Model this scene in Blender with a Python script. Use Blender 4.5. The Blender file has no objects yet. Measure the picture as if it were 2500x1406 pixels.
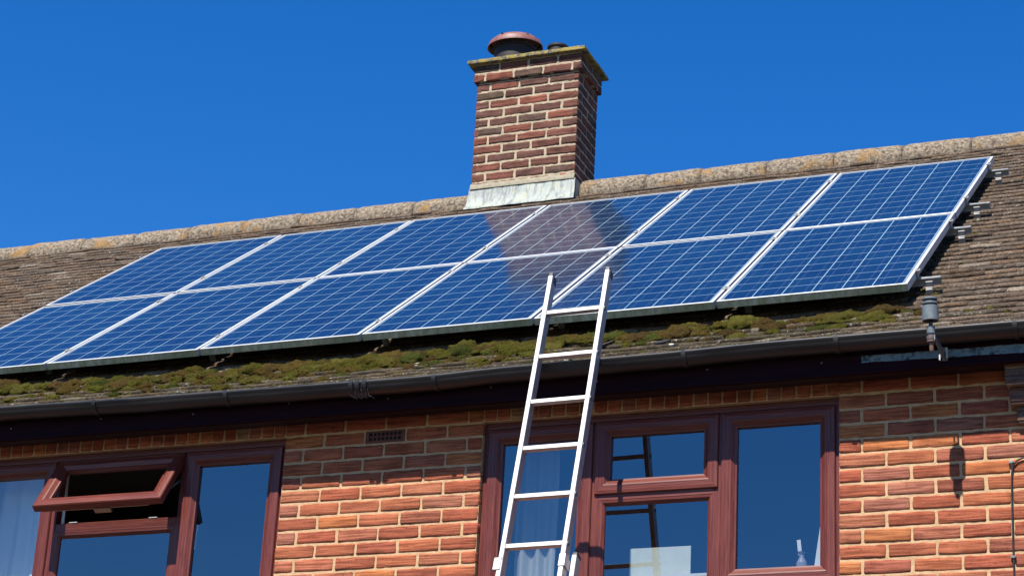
import bpy, math, random
from mathutils import Vector, Matrix, noise, Euler
random.seed(11)
R = math.radians
sc = bpy.context.scene
col = sc.collection

# ------------------------------------------------------------------ camera
CAM = Vector((2.4017, -9.9087, -3.6578))
yaw, pit, rol = 0.3933, 0.3813, 0.0559
rt = Vector((math.cos(yaw), math.sin(yaw), 0))
fw = Vector((-math.sin(yaw) * math.cos(pit), math.cos(yaw) * math.cos(pit), math.sin(pit)))
up = rt.cross(fw)
r2 = rt * math.cos(rol) + up * math.sin(rol)
u2 = up * math.cos(rol) - rt * math.sin(rol)
cd = bpy.data.cameras.new('camera')
cam = bpy.data.objects.new('camera', cd)
col.objects.link(cam)
m = Matrix((r2, u2, -fw)).transposed().to_4x4()
m.translation = CAM
cam.matrix_world = m
cd.sensor_width = 36
cd.lens = 5492.5 / 2500 * 36
cd.clip_start = 0.1
cd.clip_end = 3000
sc.camera = cam

# ------------------------------------------------------------------ light
SUN = Vector((-0.07, -1.0, 1.42)).normalized()        # towards the sun
w = bpy.data.worlds.new('World'); sc.world = w; w.use_nodes = True
nt = w.node_tree; bg = nt.nodes['Background']
sky = nt.nodes.new('ShaderNodeTexSky'); sky.sky_type = 'NISHITA'; sky.sun_disc = False
sky.sun_elevation = math.asin(SUN.z)
sky.sun_rotation = math.atan2(SUN.x, SUN.y)
sky.air_density = 1.0; sky.dust_density = 0.0; sky.ozone_density = 4.5; sky.altitude = 100
hsv = nt.nodes.new('ShaderNodeHueSaturation'); hsv.inputs['Saturation'].default_value = 1.36; hsv.inputs['Hue'].default_value = .511
nt.links.new(sky.outputs[0], hsv.inputs['Color']); nt.links.new(hsv.outputs[0], bg.inputs[0]); bg.inputs[1].default_value = 0.081
sd = bpy.data.lights.new('sun', 'SUN'); sd.energy = 5.0; sd.angle = R(0.53); sd.color = (1, .95, .88)
so = bpy.data.objects.new('sun', sd); col.objects.link(so)
so.rotation_euler = SUN.to_track_quat('Z', 'Y').to_euler()
so.location = (-2, -12, 14)
sc.view_settings.view_transform = 'Standard'; sc.view_settings.look = 'None'
sc.view_settings.gamma = 1; sc.view_settings.exposure = 1.08
sc.view_settings.use_curve_mapping = False

# ------------------------------------------------------------------ helpers
GZ = -5.26
def tag(o, label=None, cat=None, group=None, kind=None):
    if label: o['label'] = label
    if cat: o['category'] = cat
    if group: o['group'] = group
    if kind: o['kind'] = kind
    return o
def empty(name, loc=(0, 0, 0), rot=(0, 0, 0)):
    o = bpy.data.objects.new(name, None); col.objects.link(o)
    o.location = loc; o.rotation_euler = rot; o.empty_display_size = .1
    return o
def fbm(v, s, o=3):
    return noise.fractal(Vector(v) * s, 1.0, 2.0, o)
class MB:
    def __init__(s): s.v = []; s.f = []; s.c = []; s.mi = []; s.sm = []
    def add(s, vs, fs, c=(1, 1, 1), mi=0, sm=False):
        b = len(s.v); s.v += [tuple(q) for q in vs]; s.c += [c] * len(vs)
        s.f += [tuple(b + i for i in f) for f in fs]; s.mi += [mi] * len(fs); s.sm += [sm] * len(fs)
    def box(s, a, b, c=(1, 1, 1), mi=0, M=None):
        x0, y0, z0 = a; x1, y1, z1 = b
        vs = [(x0, y0, z0), (x1, y0, z0), (x1, y1, z0), (x0, y1, z0), (x0, y0, z1), (x1, y0, z1), (x1, y1, z1), (x0, y1, z1)]
        if M: vs = [M @ Vector(q) for q in vs]
        s.add(vs, [(0, 3, 2, 1), (4, 5, 6, 7), (0, 1, 5, 4), (1, 2, 6, 5), (2, 3, 7, 6), (3, 0, 4, 7)], c, mi)
    def bev(s, a, b, r, c=(1, 1, 1), mi=0, M=None):
        "box with chamfered edges"
        lo = Vector(a); hi = Vector(b); vs = []; idx = {}
        for ix in (0, 1):
            for iy in (0, 1):
                for iz in (0, 1):
                    p = [hi[k] if t else lo[k] for k, t in enumerate((ix, iy, iz))]
                    sg = [(-1 if t else 1) for t in (ix, iy, iz)]
                    for k in range(3):
                        q = list(p)
                        for j in range(3):
                            if j != k: q[j] += sg[j] * r
                        idx[(ix, iy, iz, k)] = len(vs); vs.append(M @ Vector(q) if M else Vector(q))
        fs = []
        for k in range(3):
            o = [j for j in range(3) if j != k]
            for t in (0, 1):
                loop = []
                for (a1, b1) in ((0, 0), (1, 0), (1, 1), (0, 1)):
                    t3 = [0, 0, 0]; t3[k] = t; t3[o[0]] = a1; t3[o[1]] = b1
                    loop.append(idx[(*t3, k)])
                if (t == 0) ^ (k == 1): loop.reverse()
                fs.append(loop)
        for k in range(3):
            o = [j for j in range(3) if j != k]
            for a1 in (0, 1):
                for b1 in (0, 1):
                    t0 = [0, 0, 0]; t0[o[0]] = a1; t0[o[1]] = b1; t1 = list(t0); t1[k] = 1
                    fs.append([idx[(*t0, o[0])], idx[(*t0, o[1])], idx[(*t1, o[1])], idx[(*t1, o[0])]])
        for ix in (0, 1):
            for iy in (0, 1):
                for iz in (0, 1):
                    fs.append([idx[(ix, iy, iz, k)] for k in range(3)])
        s.add(vs, fs, c, mi)
    def tube(s, pts, r, n=10, c=(1, 1, 1), mi=0, caps=True):
        pts = [Vector(p) for p in pts]; rr = r if isinstance(r, (list, tuple)) else [r] * len(pts)
        rings = []; a = None
        for i, p in enumerate(pts):
            d = (pts[min(i + 1, len(pts) - 1)] - pts[max(i - 1, 0)]).normalized()
            if a is None:
                a = d.orthogonal().normalized()
            a = (a - d * a.dot(d)).normalized(); b = d.cross(a)
            rings.append([p + (a * math.cos(2 * math.pi * k / n) + b * math.sin(2 * math.pi * k / n)) * rr[i] for k in range(n)])
        vs = [q for g in rings for q in g]; fs = []
        for i in range(len(pts) - 1):
            for k in range(n):
                fs.append((i * n + k, i * n + (k + 1) % n, (i + 1) * n + (k + 1) % n, (i + 1) * n + k))
        s.add(vs, fs, c, mi, True)
        if caps:
            s.add(rings[0], [tuple(reversed(range(n)))], c, mi); s.add(rings[-1], [tuple(range(n))], c, mi)
    def lathe(s, prof, C, axis=Vector((0, 0, 1)), n=32, c=(1, 1, 1), mi=0):
        "prof: (radius, height) along axis; sharp creases by repeating rings"
        axis = Vector(axis).normalized(); a = axis.orthogonal().normalized(); b = axis.cross(a); C = Vector(C)
        for (ra, ha), (rb, hb) in zip(prof[:-1], prof[1:]):
            vs = []
            for k in range(n):
                t = 2 * math.pi * k / n; e = a * math.cos(t) + b * math.sin(t)
                vs += [C + e * ra + axis * ha, C + e * rb + axis * hb]
            fs = [(2 * k, 2 * ((k + 1) % n), 2 * ((k + 1) % n) + 1, 2 * k + 1) for k in range(n)]
            s.add(vs, fs, c, mi, True)
    def build(s, name, mats, parent=None, off=None, wn=False):
        me = bpy.data.meshes.new(name); me.from_pydata(s.v, [], s.f)
        if not isinstance(mats, (list, tuple)): mats = [mats]
        for mm in mats: me.materials.append(mm)
        me.polygons.foreach_set('material_index', s.mi)
        me.polygons.foreach_set('use_smooth', s.sm)
        at = me.color_attributes.new('tint', 'FLOAT_COLOR', 'POINT')
        buf = []
        for q in s.c: buf += [q[0], q[1], q[2], 1.0]
        at.data.foreach_set('color', buf)
        me.update(); me.validate()
        o = bpy.data.objects.new(name, me); col.objects.link(o)
        if parent:
            o.parent = parent
            if off is not None: o.location = off
        return o

# ------------------------------------------------------------------ materials
class Mat:
    "small wrapper round a Principled material"
    def __init__(s, name, color=(.5, .5, .5), rough=.6, metal=0, **kw):
        s.m = bpy.data.materials.new(name); s.m.use_nodes = True
        s.t = s.m.node_tree; s.b = s.t.nodes['Principled BSDF']
        s.b.inputs['Base Color'].default_value = (*color, 1)
        s.b.inputs['Roughness'].default_value = rough; s.b.inputs['Metallic'].default_value = metal
        for k, v in kw.items(): s.b.inputs[k.replace('_', ' ')].default_value = v
        s.tc = None
    def n(s, typ, **kw):
        q = s.t.nodes.new('ShaderNode' + typ)
        for k, v in kw.items():
            if k.startswith('i_'): q.inputs[k[2:].replace('_', ' ')].default_value = v
            else: setattr(q, k, v)
        return q
    def l(s, a, b): s.t.links.new(a, b)
    def obj(s, sc_=(1, 1, 1), rot=(0, 0, 0)):
        if not s.tc: s.tc = s.n('TexCoord')
        mp = s.n('Mapping'); mp.inputs['Scale'].default_value = sc_; mp.inputs['Rotation'].default_value = rot
        s.l(s.tc.outputs['Object'], mp.inputs['Vector']); return mp.outputs[0]
    def noise(s, scale, det=4, rough=.55, sc_=(1, 1, 1), dist=0, rot=(0, 0, 0)):
        q = s.n('TexNoise'); q.inputs['Scale'].default_value = scale; q.inputs['Detail'].default_value = det
        q.inputs['Roughness'].default_value = rough; q.inputs['Distortion'].default_value = dist
        s.l(s.obj(sc_, rot), q.inputs['Vector']); return q.outputs['Fac']
    def ramp(s, fac, stops):
        q = s.n('ValToRGB'); e = q.color_ramp.elements
        while len(e) < len(stops): e.new(.5)
        for el, (p, c) in zip(e, stops):
            el.position = p; el.color = (*c, 1) if len(c) == 3 else c
        s.l(fac, q.inputs[0]); return q.outputs[0]
    def mix(s, fac, a, b, mode='MIX'):
        q = s.n('Mix', data_type='RGBA', blend_type=mode)
        for sock, v in ((q.inputs[0], fac), (q.inputs[6], a), (q.inputs[7], b)):
            if hasattr(v, 'links'): s.l(v, sock)
            elif isinstance(v, (tuple, list)): sock.default_value = (*v, 1)
            else: sock.default_value = v
        return q.outputs[2]
    def math(s, op, a, b=0.0, c=None, clamp=False):
        q = s.n('Math', operation=op); q.use_clamp = clamp
        for sock, v in zip(q.inputs, (a, b, c)):
            if v is None: continue
            if hasattr(v, 'links'): s.l(v, sock)
            else: sock.default_value = v
        return q.outputs[0]
    def attr(s, name='tint'):
        q = s.n('Attribute', attribute_name=name); return q.outputs['Color']
    def base(s, c, k=.57): s.l(s.mix(1.0, c, (k, k, k), 'MULTIPLY'), s.b.inputs['Base Color'])
    def rough(s, c): s.l(c, s.b.inputs['Roughness'])
    def bump(s, h, dist=.002, strength=1.0):
        q = s.n('Bump'); q.inputs['Distance'].default_value = dist; q.inputs['Strength'].default_value = strength
        s.l(h, q.inputs['Height']); s.l(q.outputs[0], s.b.inputs['Normal']); return q
BW = lambda a, b: [(a, (0, 0, 0)), (b, (1, 1, 1))]

def brick_mat(name, speck, grime):
    M = Mat(name, rough=.92); M.b.inputs['Specular IOR Level'].default_value = .2
    t = M.attr()
    # combed rustic face: fine ragged horizontal grooves
    g = M.noise(1, 2, .5, (5, 5, 92), .25)
    g2 = M.noise(260, 3, .7)
    c = M.mix(M.ramp(g, BW(.42, .55)), M.mix(1.0, t, (.66, .58, .56), 'MULTIPLY'), M.mix(1.0, t, (1.12, 1.15, 1.15), 'MULTIPLY'))
    c = M.mix(M.ramp(g2, BW(.50, .70)), c, M.mix(.40, c, (.62, .40, .27)))
    c = M.mix(M.math('MULTIPLY', M.ramp(M.noise(75, 4, .7), BW(.60, .66)), .75), c, M.mix(1.0, c, (.34, .30, .30), 'MULTIPLY'))
    big = M.noise(9, 4, .6)
    c = M.mix(M.ramp(big, BW(.45, .75)), c, M.mix(1.0, c, grime, 'MULTIPLY'))
    sp = M.noise(120, 5, .75)
    sm = M.math('MULTIPLY', M.ramp(sp, BW(.66, .70)), M.ramp(M.noise(7, 3), BW(.42, .62)))
    c = M.mix(sm, c, speck)
    M.base(c)
    h = M.math('ADD', M.math('MULTIPLY', g, 1.0), M.math('MULTIPLY', g2, .6))
    M.bump(h, .0045, .9)
    return M.m
m_brick = brick_mat('house_brick', (.60, .42, .26), (.72, .66, .62))
m_cbrick = brick_mat('chimney_brick', (.48, .45, .34), (.45, .46, .42))
def mortar_mat(name, a, b):
    M = Mat(name, rough=.95); M.b.inputs['Specular IOR Level'].default_value = .15
    n1 = M.noise(30, 5, .65); n2 = M.noise(180, 4, .7)
    M.base(M.mix(M.ramp(n1, BW(.35, .7)), a, b)); M.bump(M.math('ADD', n1, M.math('MULTIPLY', n2, .5)), .006, .8); return M.m
m_mortar = mortar_mat('lime_mortar', (.84, .56, .32), (.64, .40, .21))
m_cmortar = mortar_mat('chimney_mortar', (.72, .58, .40), (.44, .37, .26))

def tile_mat(name, cols, lich):
    M = Mat(name, rough=.95); M.b.inputs['Specular IOR Level'].default_value = .15
    t = M.attr(); n1 = M.noise(14, 5, .65); n2 = M.noise(90, 5, .7); n3 = M.noise(5, 4, .6)
    c = M.mix(1.0, t, M.ramp(n2, [(.32, cols[0]), (.50, cols[1]), (.68, cols[2])]), 'MULTIPLY')
    c = M.mix(M.ramp(n3, BW(.50, .72)), c, M.mix(1.0, c, (.55, .52, .50), 'MULTIPLY'))
    sp = M.math('MULTIPLY', M.ramp(M.noise(55, 5, .75), BW(.57, .63)), M.ramp(M.noise(6, 3), BW(.44, .58)))
    c = M.mix(sp, c, lich)
    o = M.math('MULTIPLY', M.ramp(M.noise(22, 4, .7), BW(.62, .70)), M.ramp(M.noise(2.2, 2), BW(.52, .64)))
    c = M.mix(M.math('MULTIPLY', o, .7), c, (.30, .19, .06))
    M.base(c); M.bump(M.math('ADD', n1, n2), .007, .9); return M.m
m_tile = tile_mat('clay_roof_tile', ((.30, .28, .28), (1.05, 1.0, .95), (2.1, 1.95, 1.75)), (.46, .41, .33))

def simple(name, color, rough=.5, metal=0, var=.25, scale=30, bump=0, spec=None):
    M = Mat(name, color, rough, metal)
    n1 = M.noise(scale, 5, .6)
    d = tuple(q * (1 - var) for q in color); M.base(M.mix(M.ramp(n1, BW(.35, .65)), color, d))
    if bump: M.bump(n1, bump, .6)
    if spec is not None: M.b.inputs['Specular IOR Level'].default_value = spec
    return M.m

def wood_mat(name, c1, c2, vertical):
    M = Mat(name, rough=.38 if 'fascia' not in name else .8)
    g = M.noise(1, 5, .65, (160, 160, 5) if vertical else (5, 160, 160), .8)
    M.base(M.mix(M.ramp(g, [(.38, (0, 0, 0)), (.60, (1, 1, 1))]), c1, c2)); M.bump(g, .0006, .5)
    M.b.inputs['Specular IOR Level'].default_value = .35 if 'fascia' not in name else .06
    return M.m
WC = ((.130, .023, .018), (.225, .054, .036))
m_woodv = wood_mat('rosewood_frame_upright', *WC, True)
m_woodh = wood_mat('rosewood_frame_rail', *WC, False)
m_fascia = wood_mat('rosewood_fascia', (.016, .006, .011), (.034, .010, .016), False)  # same rosewood as the frames, with the eaves shade put into its colour
m_soffit = simple('soffit_board', (.028, .009, .010), .6, 0, .3, 8)
m_gutter = Mat('black_pvc_gutter', (.022, .024, .028), .42)
_n = m_gutter.noise(1, 5, .6, (3, 20, 20)); m_gutter.base(m_gutter.mix(m_gutter.ramp(_n, BW(.35, .7)), (.010, .012, .015), (.036, .034, .032)))
m_gutter.rough(m_gutter.ramp(_n, [(.3, (.32,) * 3), (.7, (.6,) * 3)])); m_gutter = m_gutter.m

def glass_mat(name, ior=2.7, tint=(.86, .9, .9)):
    m_ = bpy.data.materials.new(name); m_.use_nodes = True; t = m_.node_tree; t.nodes.clear()
    o = t.nodes.new('ShaderNodeOutputMaterial'); mx = t.nodes.new('ShaderNodeMixShader')
    fr = t.nodes.new('ShaderNodeFresnel'); ge = t.nodes.new('ShaderNodeNewGeometry')
    mr = t.nodes.new('ShaderNodeMapRange')          # same reflectance from either side of the pane
    mr.inputs['To Min'].default_value = ior; mr.inputs['To Max'].default_value = 1 / ior
    t.links.new(ge.outputs['Backfacing'], mr.inputs['Value']); t.links.new(mr.outputs[0], fr.inputs[0])
    tr = t.nodes.new('ShaderNodeBsdfTransparent'); tr.inputs[0].default_value = (*tint, 1)
    gl = t.nodes.new('ShaderNodeBsdfGlossy'); gl.inputs['Roughness'].default_value = 0.0
    tc = t.nodes.new('ShaderNodeTexCoord'); nz = t.nodes.new('ShaderNodeTexNoise'); nz.inputs['Scale'].default_value = 2.2
    nz.inputs['Detail'].default_value = 1
    bp = t.nodes.new('ShaderNodeBump'); bp.inputs['Distance'].default_value = .0025; bp.inputs['Strength'].default_value = .5
    t.links.new(tc.outputs['Object'], nz.inputs['Vector']); t.links.new(nz.outputs['Fac'], bp.inputs['Height'])
    t.links.new(bp.outputs[0], gl.inputs['Normal'])
    t.links.new(fr.outputs[0], mx.inputs[0]); t.links.new(tr.outputs[0], mx.inputs[1]); t.links.new(gl.outputs[0], mx.inputs[2])
    t.links.new(mx.outputs[0], o.inputs[0]); return m_
m_glass = glass_mat('window_glass')

# panel laminate: procedural polycrystalline cells in panel coordinates
def laminate():
    M = Mat('solar_cell_laminate', rough=.1); M.b.inputs['IOR'].default_value = 1.75
    if not M.tc: M.tc = M.n('TexCoord')
    sp = M.n('SeparateXYZ'); M.l(M.tc.outputs['Object'], sp.inputs[0])
    X, Y = sp.outputs[0], sp.outputs[1]
    cx = M.math('DIVIDE', M.math('SUBTRACT', X, .0235), .1575); cy = M.math('DIVIDE', M.math('SUBTRACT', Y, .030), .1590)
    fx = M.math('FRACT', cx); fy = M.math('FRACT', cy)
    def edge(f, g): # 1 within g of cell edge
        return M.math('GREATER_THAN', M.math('ABSOLUTE', M.math('SUBTRACT', f, .5)), .5 - g)
    gx = edge(fx, .0145); gy = edge(fy, .018)
    out = M.math('MAXIMUM', M.math('LESS_THAN', cx, 0), M.math('GREATER_THAN', cx, 6))
    out2 = M.math('MAXIMUM', M.math('LESS_THAN', cy, 0), M.math('GREATER_THAN', cy, 10))
    def bus(p): return M.math('LESS_THAN', M.math('ABSOLUTE', M.math('SUBTRACT', fx, p)), .0075)
    b = M.math('MAXIMUM', bus(.25), bus(.75))
    # polycrystal grain
    vo = M.n('TexVoronoi'); vo.inputs['Scale'].default_value = 70; M.l(M.tc.outputs['Object'], vo.inputs['Vector'])
    hs = M.n('SeparateColor'); M.l(vo.outputs['Color'], hs.inputs[0])
    cellid = M.n('TexWhiteNoise', noise_dimensions='2D')
    cmb = M.n('CombineXYZ'); M.l(M.math('FLOOR', cx), cmb.inputs[0]); M.l(M.math('FLOOR', cy), cmb.inputs[1])
    M.l(cmb.outputs[0], cellid.inputs['Vector'])
    c = M.mix(hs.outputs[0], (.0045, .020, .062), (.009, .038, .110))
    c = M.mix(M.math('MULTIPLY', cellid.outputs['Value'], .75), c, (.004, .014, .060))
    oi = M.n('ObjectInfo')                          # every panel came from a slightly different batch
    c = M.mix(M.math('MULTIPLY', oi.outputs['Random'], .5), c, (.010, .046, .120))
    c = M.mix(M.math('MULTIPLY', M.ramp(M.noise(2.5, 3, .6), BW(.45, .7)), .35), c, (.014, .060, .130))
    c = M.mix(M.math('MULTIPLY', b, .55), c, (.20, .24, .36))
    bs = (.46, .64, .70)
    c = M.mix(M.math('MULTIPLY', gy, .72), c, bs); c = M.mix(gx, c, bs)
    c = M.mix(M.math('MAXIMUM', out, out2), c, (.30, .36, .44))
    # dried rain marks and droppings
    sp1 = M.math('MULTIPLY', M.ramp(M.noise(34, 4, .7, (1, .45, 1)), BW(.66, .74)), M.ramp(M.noise(3.1, 2), BW(.52, .66)))
    c = M.mix(M.math('MULTIPLY', sp1, .38), c, (.45, .45, .42))
    dust = M.noise(5, 4, .6); c = M.mix(M.math('MULTIPLY', dust, .018), c, (.35, .33, .30))
    M.base(c)
    M.rough(M.ramp(M.noise(6, 4, .6), [(.3, (.085,) * 3), (.7, (.13,) * 3)]))
    return M.m
m_lam = laminate()
m_alu = simple('anodised_aluminium', (.86, .87, .88), .45, .15, .12, 14)
m_rail = simple('weathered_rail_aluminium', (.50, .50, .48), .5, .2, .35, 30)
m_ladder = Mat('worn_ladder_aluminium', rough=.45, metal=.35)
_a = m_ladder.noise(1, 5, .7, (90, 90, 6)); _b = m_ladder.noise(26, 5, .7)
m_ladder.base(m_ladder.mix(m_ladder.ramp(_b, BW(.56, .70)), m_ladder.mix(m_ladder.ramp(_a, BW(.35, .65)), (.74, .71, .70), (.60, .57, .56)), (.30, .27, .25)), .58)
m_ladder.bump(_a, .0005, .4); m_ladder = m_ladder.m
def algae():
    M = Mat('frame_with_algae', rough=.75)
    n1 = M.noise(1, 5, .7, (22, 22, 9)); n2 = M.noise(1.6, 3, .6); n3 = M.noise(60, 5, .7)
    c = M.mix(M.ramp(n1, BW(.34, .60)), (.62, .60, .50), (.30, .31, .18))
    c = M.mix(M.ramp(n2, BW(.42, .62)), c, M.mix(.6, c, (.13, .15, .06)))
    c = M.mix(M.ramp(n3, BW(.60, .70)), c, (.05, .05, .03)); M.base(c, .95); M.bump(n3, .002, .5); return M.m  # algae colours, raised to stand in for grazing sun on this edge
m_algae = algae()
m_white = simple('white_backsheet', (.6, .6, .6), .7)
m_dark = simple('dark_plastic', (.02, .02, .024), .45)
m_lead = Mat('weathered_lead', rough=.6)
_s = m_lead.noise(1, 5, .7, (30, 30, 3), .5); _q = m_lead.noise(9, 4, .6)
_c = m_lead.mix(m_lead.ramp(_q, BW(.4, .6)), (.34, .39, .37), (.43, .48, .42))
_c = m_lead.mix(m_lead.ramp(_s, BW(.50, .60)), _c, (.20, .22, .22))
_c = m_lead.mix(m_lead.math('MULTIPLY', m_lead.ramp(m_lead.noise(20, 4, .7), BW(.55, .7)), .7), _c, (.55, .52, .22))
m_lead.base(_c); m_lead.bump(_q, .004, .6); m_lead = m_lead.m
m_cap = Mat('lichened_concrete', rough=.95)
_n1 = m_cap.noise(18, 5, .7); _n2 = m_cap.noise(70, 5, .75)
_c = m_cap.mix(m_cap.ramp(_n1, BW(.44, .54)), (.13, .12, .10), (.46, .35, .07))
_c = m_cap.mix(m_cap.ramp(_n2, BW(.54, .64)), _c, (.55, .55, .48)); m_cap.base(_c); m_cap.bump(_n2, .008, 1); m_cap = m_cap.m
m_ridge = Mat('lichened_ridge_tile', rough=.95)
_n1 = m_ridge.noise(45, 5, .75); _n2 = m_ridge.noise(5, 4, .6); _n3 = m_ridge.noise(110, 5, .7)
_c = m_ridge.mix(m_ridge.ramp(_n1, BW(.40, .62)), (.13, .095, .065), (.58, .47, .33))
_c = m_ridge.mix(m_ridge.math('MULTIPLY', m_ridge.ramp(_n2, BW(.56, .66)), .75), _c, (.50, .27, .07))
_c = m_ridge.mix(m_ridge.ramp(_n3, BW(.60, .68)), _c, (.08, .065, .05)); m_ridge.base(_c)
m_ridge.bump(m_ridge.math('ADD', _n1, _n3), .012, 1); m_ridge = m_ridge.m
m_terra = simple('terracotta_cowl', (.34, .13, .105), .55, 0, .35, 25, .002)
m_cowldark = simple('dark_cowl', (.016, .009, .010), .7)  # near-black, for the drum and the flue cap
def moss_mat():
    M = Mat('roof_moss', rough=1); M.b.inputs['Specular IOR Level'].default_value = .05
    t = M.attr(); n1 = M.noise(160, 5, .8); n2 = M.noise(24, 4, .7)
    c = M.mix(1.0, t, M.ramp(n1, [(.32, (.25, .25, .25)), (.5, (.9, .9, .85)), (.70, (1.9, 1.8, 1.4))]), 'MULTIPLY')
    c = M.mix(M.ramp(n2, BW(.50, .70)), c, M.mix(.55, c, (.10, .055, .018)))
    M.base(c); M.bump(M.math('ADD', n1, n2), .012, 1); return M.m
m_moss = moss_mat()
m_room = simple('dark_room_paint', (.10, .095, .09), .9)
m_cream = simple('white_plastic', (.75, .76, .74), .4, 0, .05)
m_card = simple('pale_card', (.62, .66, .58), .7, 0, .08)
m_cable = simple('black_cable', (.012, .012, .012), .5)
m_galv = simple('galvanised_grey', (.30, .34, .35), .45, .3, .3, 60)

# ------------------------------------------------------------------ roof geometry numbers
A = 0.6248                                    # roof pitch
O = Vector((0.2303, 0.5074, 0.6756))          # lower right corner of the array, top face
UP = Vector((0, math.cos(A), math.sin(A))); NR = Vector((0, -math.sin(A), math.cos(A)))
ROFF = .145
RY = 4.27                                     # ridge line
def roof_pt(x, v, h=0.0):
    "v metres up the slope from the array's lower edge, h above the tile surface"
    p = O + UP * v - NR * (ROFF - h); p.x = x
    if p.y < .45: p.z += .26 * (.45 - p.y) ** 2
    p.z += .006 * math.sin(x * .9 + 1) + .004 * math.sin(x * 2.3)
    return p
def gutter_z(x):
    K = [(-12, .12), (-4.53, .115), (-3.52, .101), (-2.8, .094), (-2.1, .089), (-1.57, .101), (-.83, .105), (-.22, .115), (4, .115)]
    for (a, b), (c, d) in zip(K[:-1], K[1:]):
        if a <= x <= c:
            t = (x - a) / (c - a); t = t * t * (3 - 2 * t); return b + (d - b) * t
    return .115
XL, XR = -10.0, 3.2

# ------------------------------------------------------------------ ground
g = MB(); N = 24
for i in range(N + 1):
    for j in range(N + 1):
        g.v.append(((i / N - .5) * 1600, (j / N - .5) * 1600, GZ)); g.c.append((1, 1, 1))
for i in range(N):
    for j in range(N):
        g.f.append((i * (N + 1) + j, (i + 1) * (N + 1) + j, (i + 1) * (N + 1) + j + 1, i * (N + 1) + j + 1)); g.mi.append(0); g.sm.append(False)
M = Mat('lawn', rough=.95); _x = M.noise(.6, 6, .6); _y = M.noise(12, 6, .7)
M.base(M.mix(M.ramp(_y, BW(.3, .7)), M.mix(M.ramp(_x, BW(.4, .6)), (.030, .042, .014), (.042, .052, .020)), (.055, .050, .030)))
tag(g.build('ground', M.m), kind='structure')
g = MB(); g.box((XL - 3, -12.5, GZ + .004), (XR + 3, -.002, GZ + .05))
M = Mat('paving', rough=.9); br = M.n('TexBrick'); br.inputs['Scale'].default_value = 1; br.inputs['Brick Width'].default_value = .2
br.inputs['Row Height'].default_value = .1; br.inputs['Mortar Size'].default_value = .008
br.inputs['Color1'].default_value = (.105, .062, .050, 1); br.inputs['Color2'].default_value = (.080, .048, .040, 1); br.inputs['Mortar'].default_value = (.12, .11, .09, 1)
M.l(M.obj(), br.inputs['Vector']); M.base(br.outputs['Color']); tag(g.build('bounce_paving', M.m), kind='structure')  # unseen paving, widened and reddened to bounce warm light onto the wall

# ------------------------------------------------------------------ house
HB = Vector((-3.4, 4, GZ))
house = empty('house', HB)
tag(house, 'two storey red brick house with brown tiled roof, chimney and rosewood windows', 'house')
def hp(mb, name, mats, parent=None, **kw):
    "part of the house: mesh written in world coordinates"
    if parent is None: return mb.build(name, mats, house, -HB)
    return mb.build(name, mats, parent, (0, 0, 0))

C, BL = .0734, .2295
W1 = (-4.92, -2.935); W2 = (-1.825, 0.0); WT = -C; WB = -1.03
PAL = [((.56, .160, .072), 9), ((.48, .118, .058), 8), ((.53, .170, .088), 7), ((.66, .215, .072), 3), ((.43, .125, .070), 4),
       ((.46, .165, .100), 3)]
PW = [p for p, n_ in PAL for _ in range(n_)]
PC = [((.205, .074, .055), 6), ((.25, .080, .055), 4), ((.165, .070, .056), 5), ((.30, .085, .052), 2), ((.14, .085, .062), 1)]
PCW = [p for p, n_ in PC for _ in range(n_)]
def brick(mb, x0, x1, z0, z1, P, U, W_, Nn, colr, seed, gx=9, gz=4, j=.0016, depth=.03):
    "one brick: P + U*x + W_*z, face pushed out along Nn"
    vs = []; fs = []
    tx = random.uniform(-.0018, .0018); ty = random.uniform(-.001, .0015); sl = random.uniform(-.004, .004)
    nx = max(2, int(gx * (x1 - x0) / .22)); r = .0045
    us = [0] + [r / (x1 - x0)] + [k / nx for k in range(1, nx)] + [1 - r / (x1 - x0), 1]
    ws = [0, r / (z1 - z0)] + [k / gz for k in range(1, gz)] + [1 - r / (z1 - z0), 1]
    us.sort(); ws.sort(); nu, nw = len(us), len(ws)
    for b, tw in enumerate(ws):
        for a, tu in enumerate(us):
            x = x0 + (x1 - x0) * tu; z = z0 + (z1 - z0) * tw
            q = Vector((x * 34, z * 34, seed * 7.3))
            ex = noise.noise(q) * j * 1.6; ez = noise.noise(q + Vector((9, 3, 1))) * j * 1.6
            y = noise.noise(q * 1.7 + Vector((1, 8, 2))) * .0014 + ty + sl * (tu - .5) * .5
            if a in (0, nu - 1): y -= .004; x += ex * 1.5
            if b in (0, nw - 1): y -= .004; z += ez * 1.5
            if a in (0, nu - 1) and b in (0, nw - 1):
                y -= .004; x += (.003 if a == 0 else -.003); z += (.003 if b == 0 else -.003)
            vs.append(P + U * (x + tx) + W_ * (z + ez * .5) + Nn * y)
    for b in range(nw - 1):
        for a in range(nu - 1):
            i = b * nu + a; fs.append((i, i + 1, i + 1 + nu, i + nu))
    rim = [a for a in range(nu)] + [b * nu + nu - 1 for b in range(1, nw)] + [(nw - 1) * nu + a for a in range(nu - 2, -1, -1)] + [b * nu for b in range(nw - 2, 0, -1)]
    b0 = len(vs)
    for i in rim: vs.append(vs[i] - Nn * depth)
    n_ = len(rim)
    for k in range(n_):
        fs.append((rim[(k + 1) % n_], rim[k], b0 + k, b0 + (k + 1) % n_))
    mb.add(vs, fs, colr, 0, True)
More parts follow.
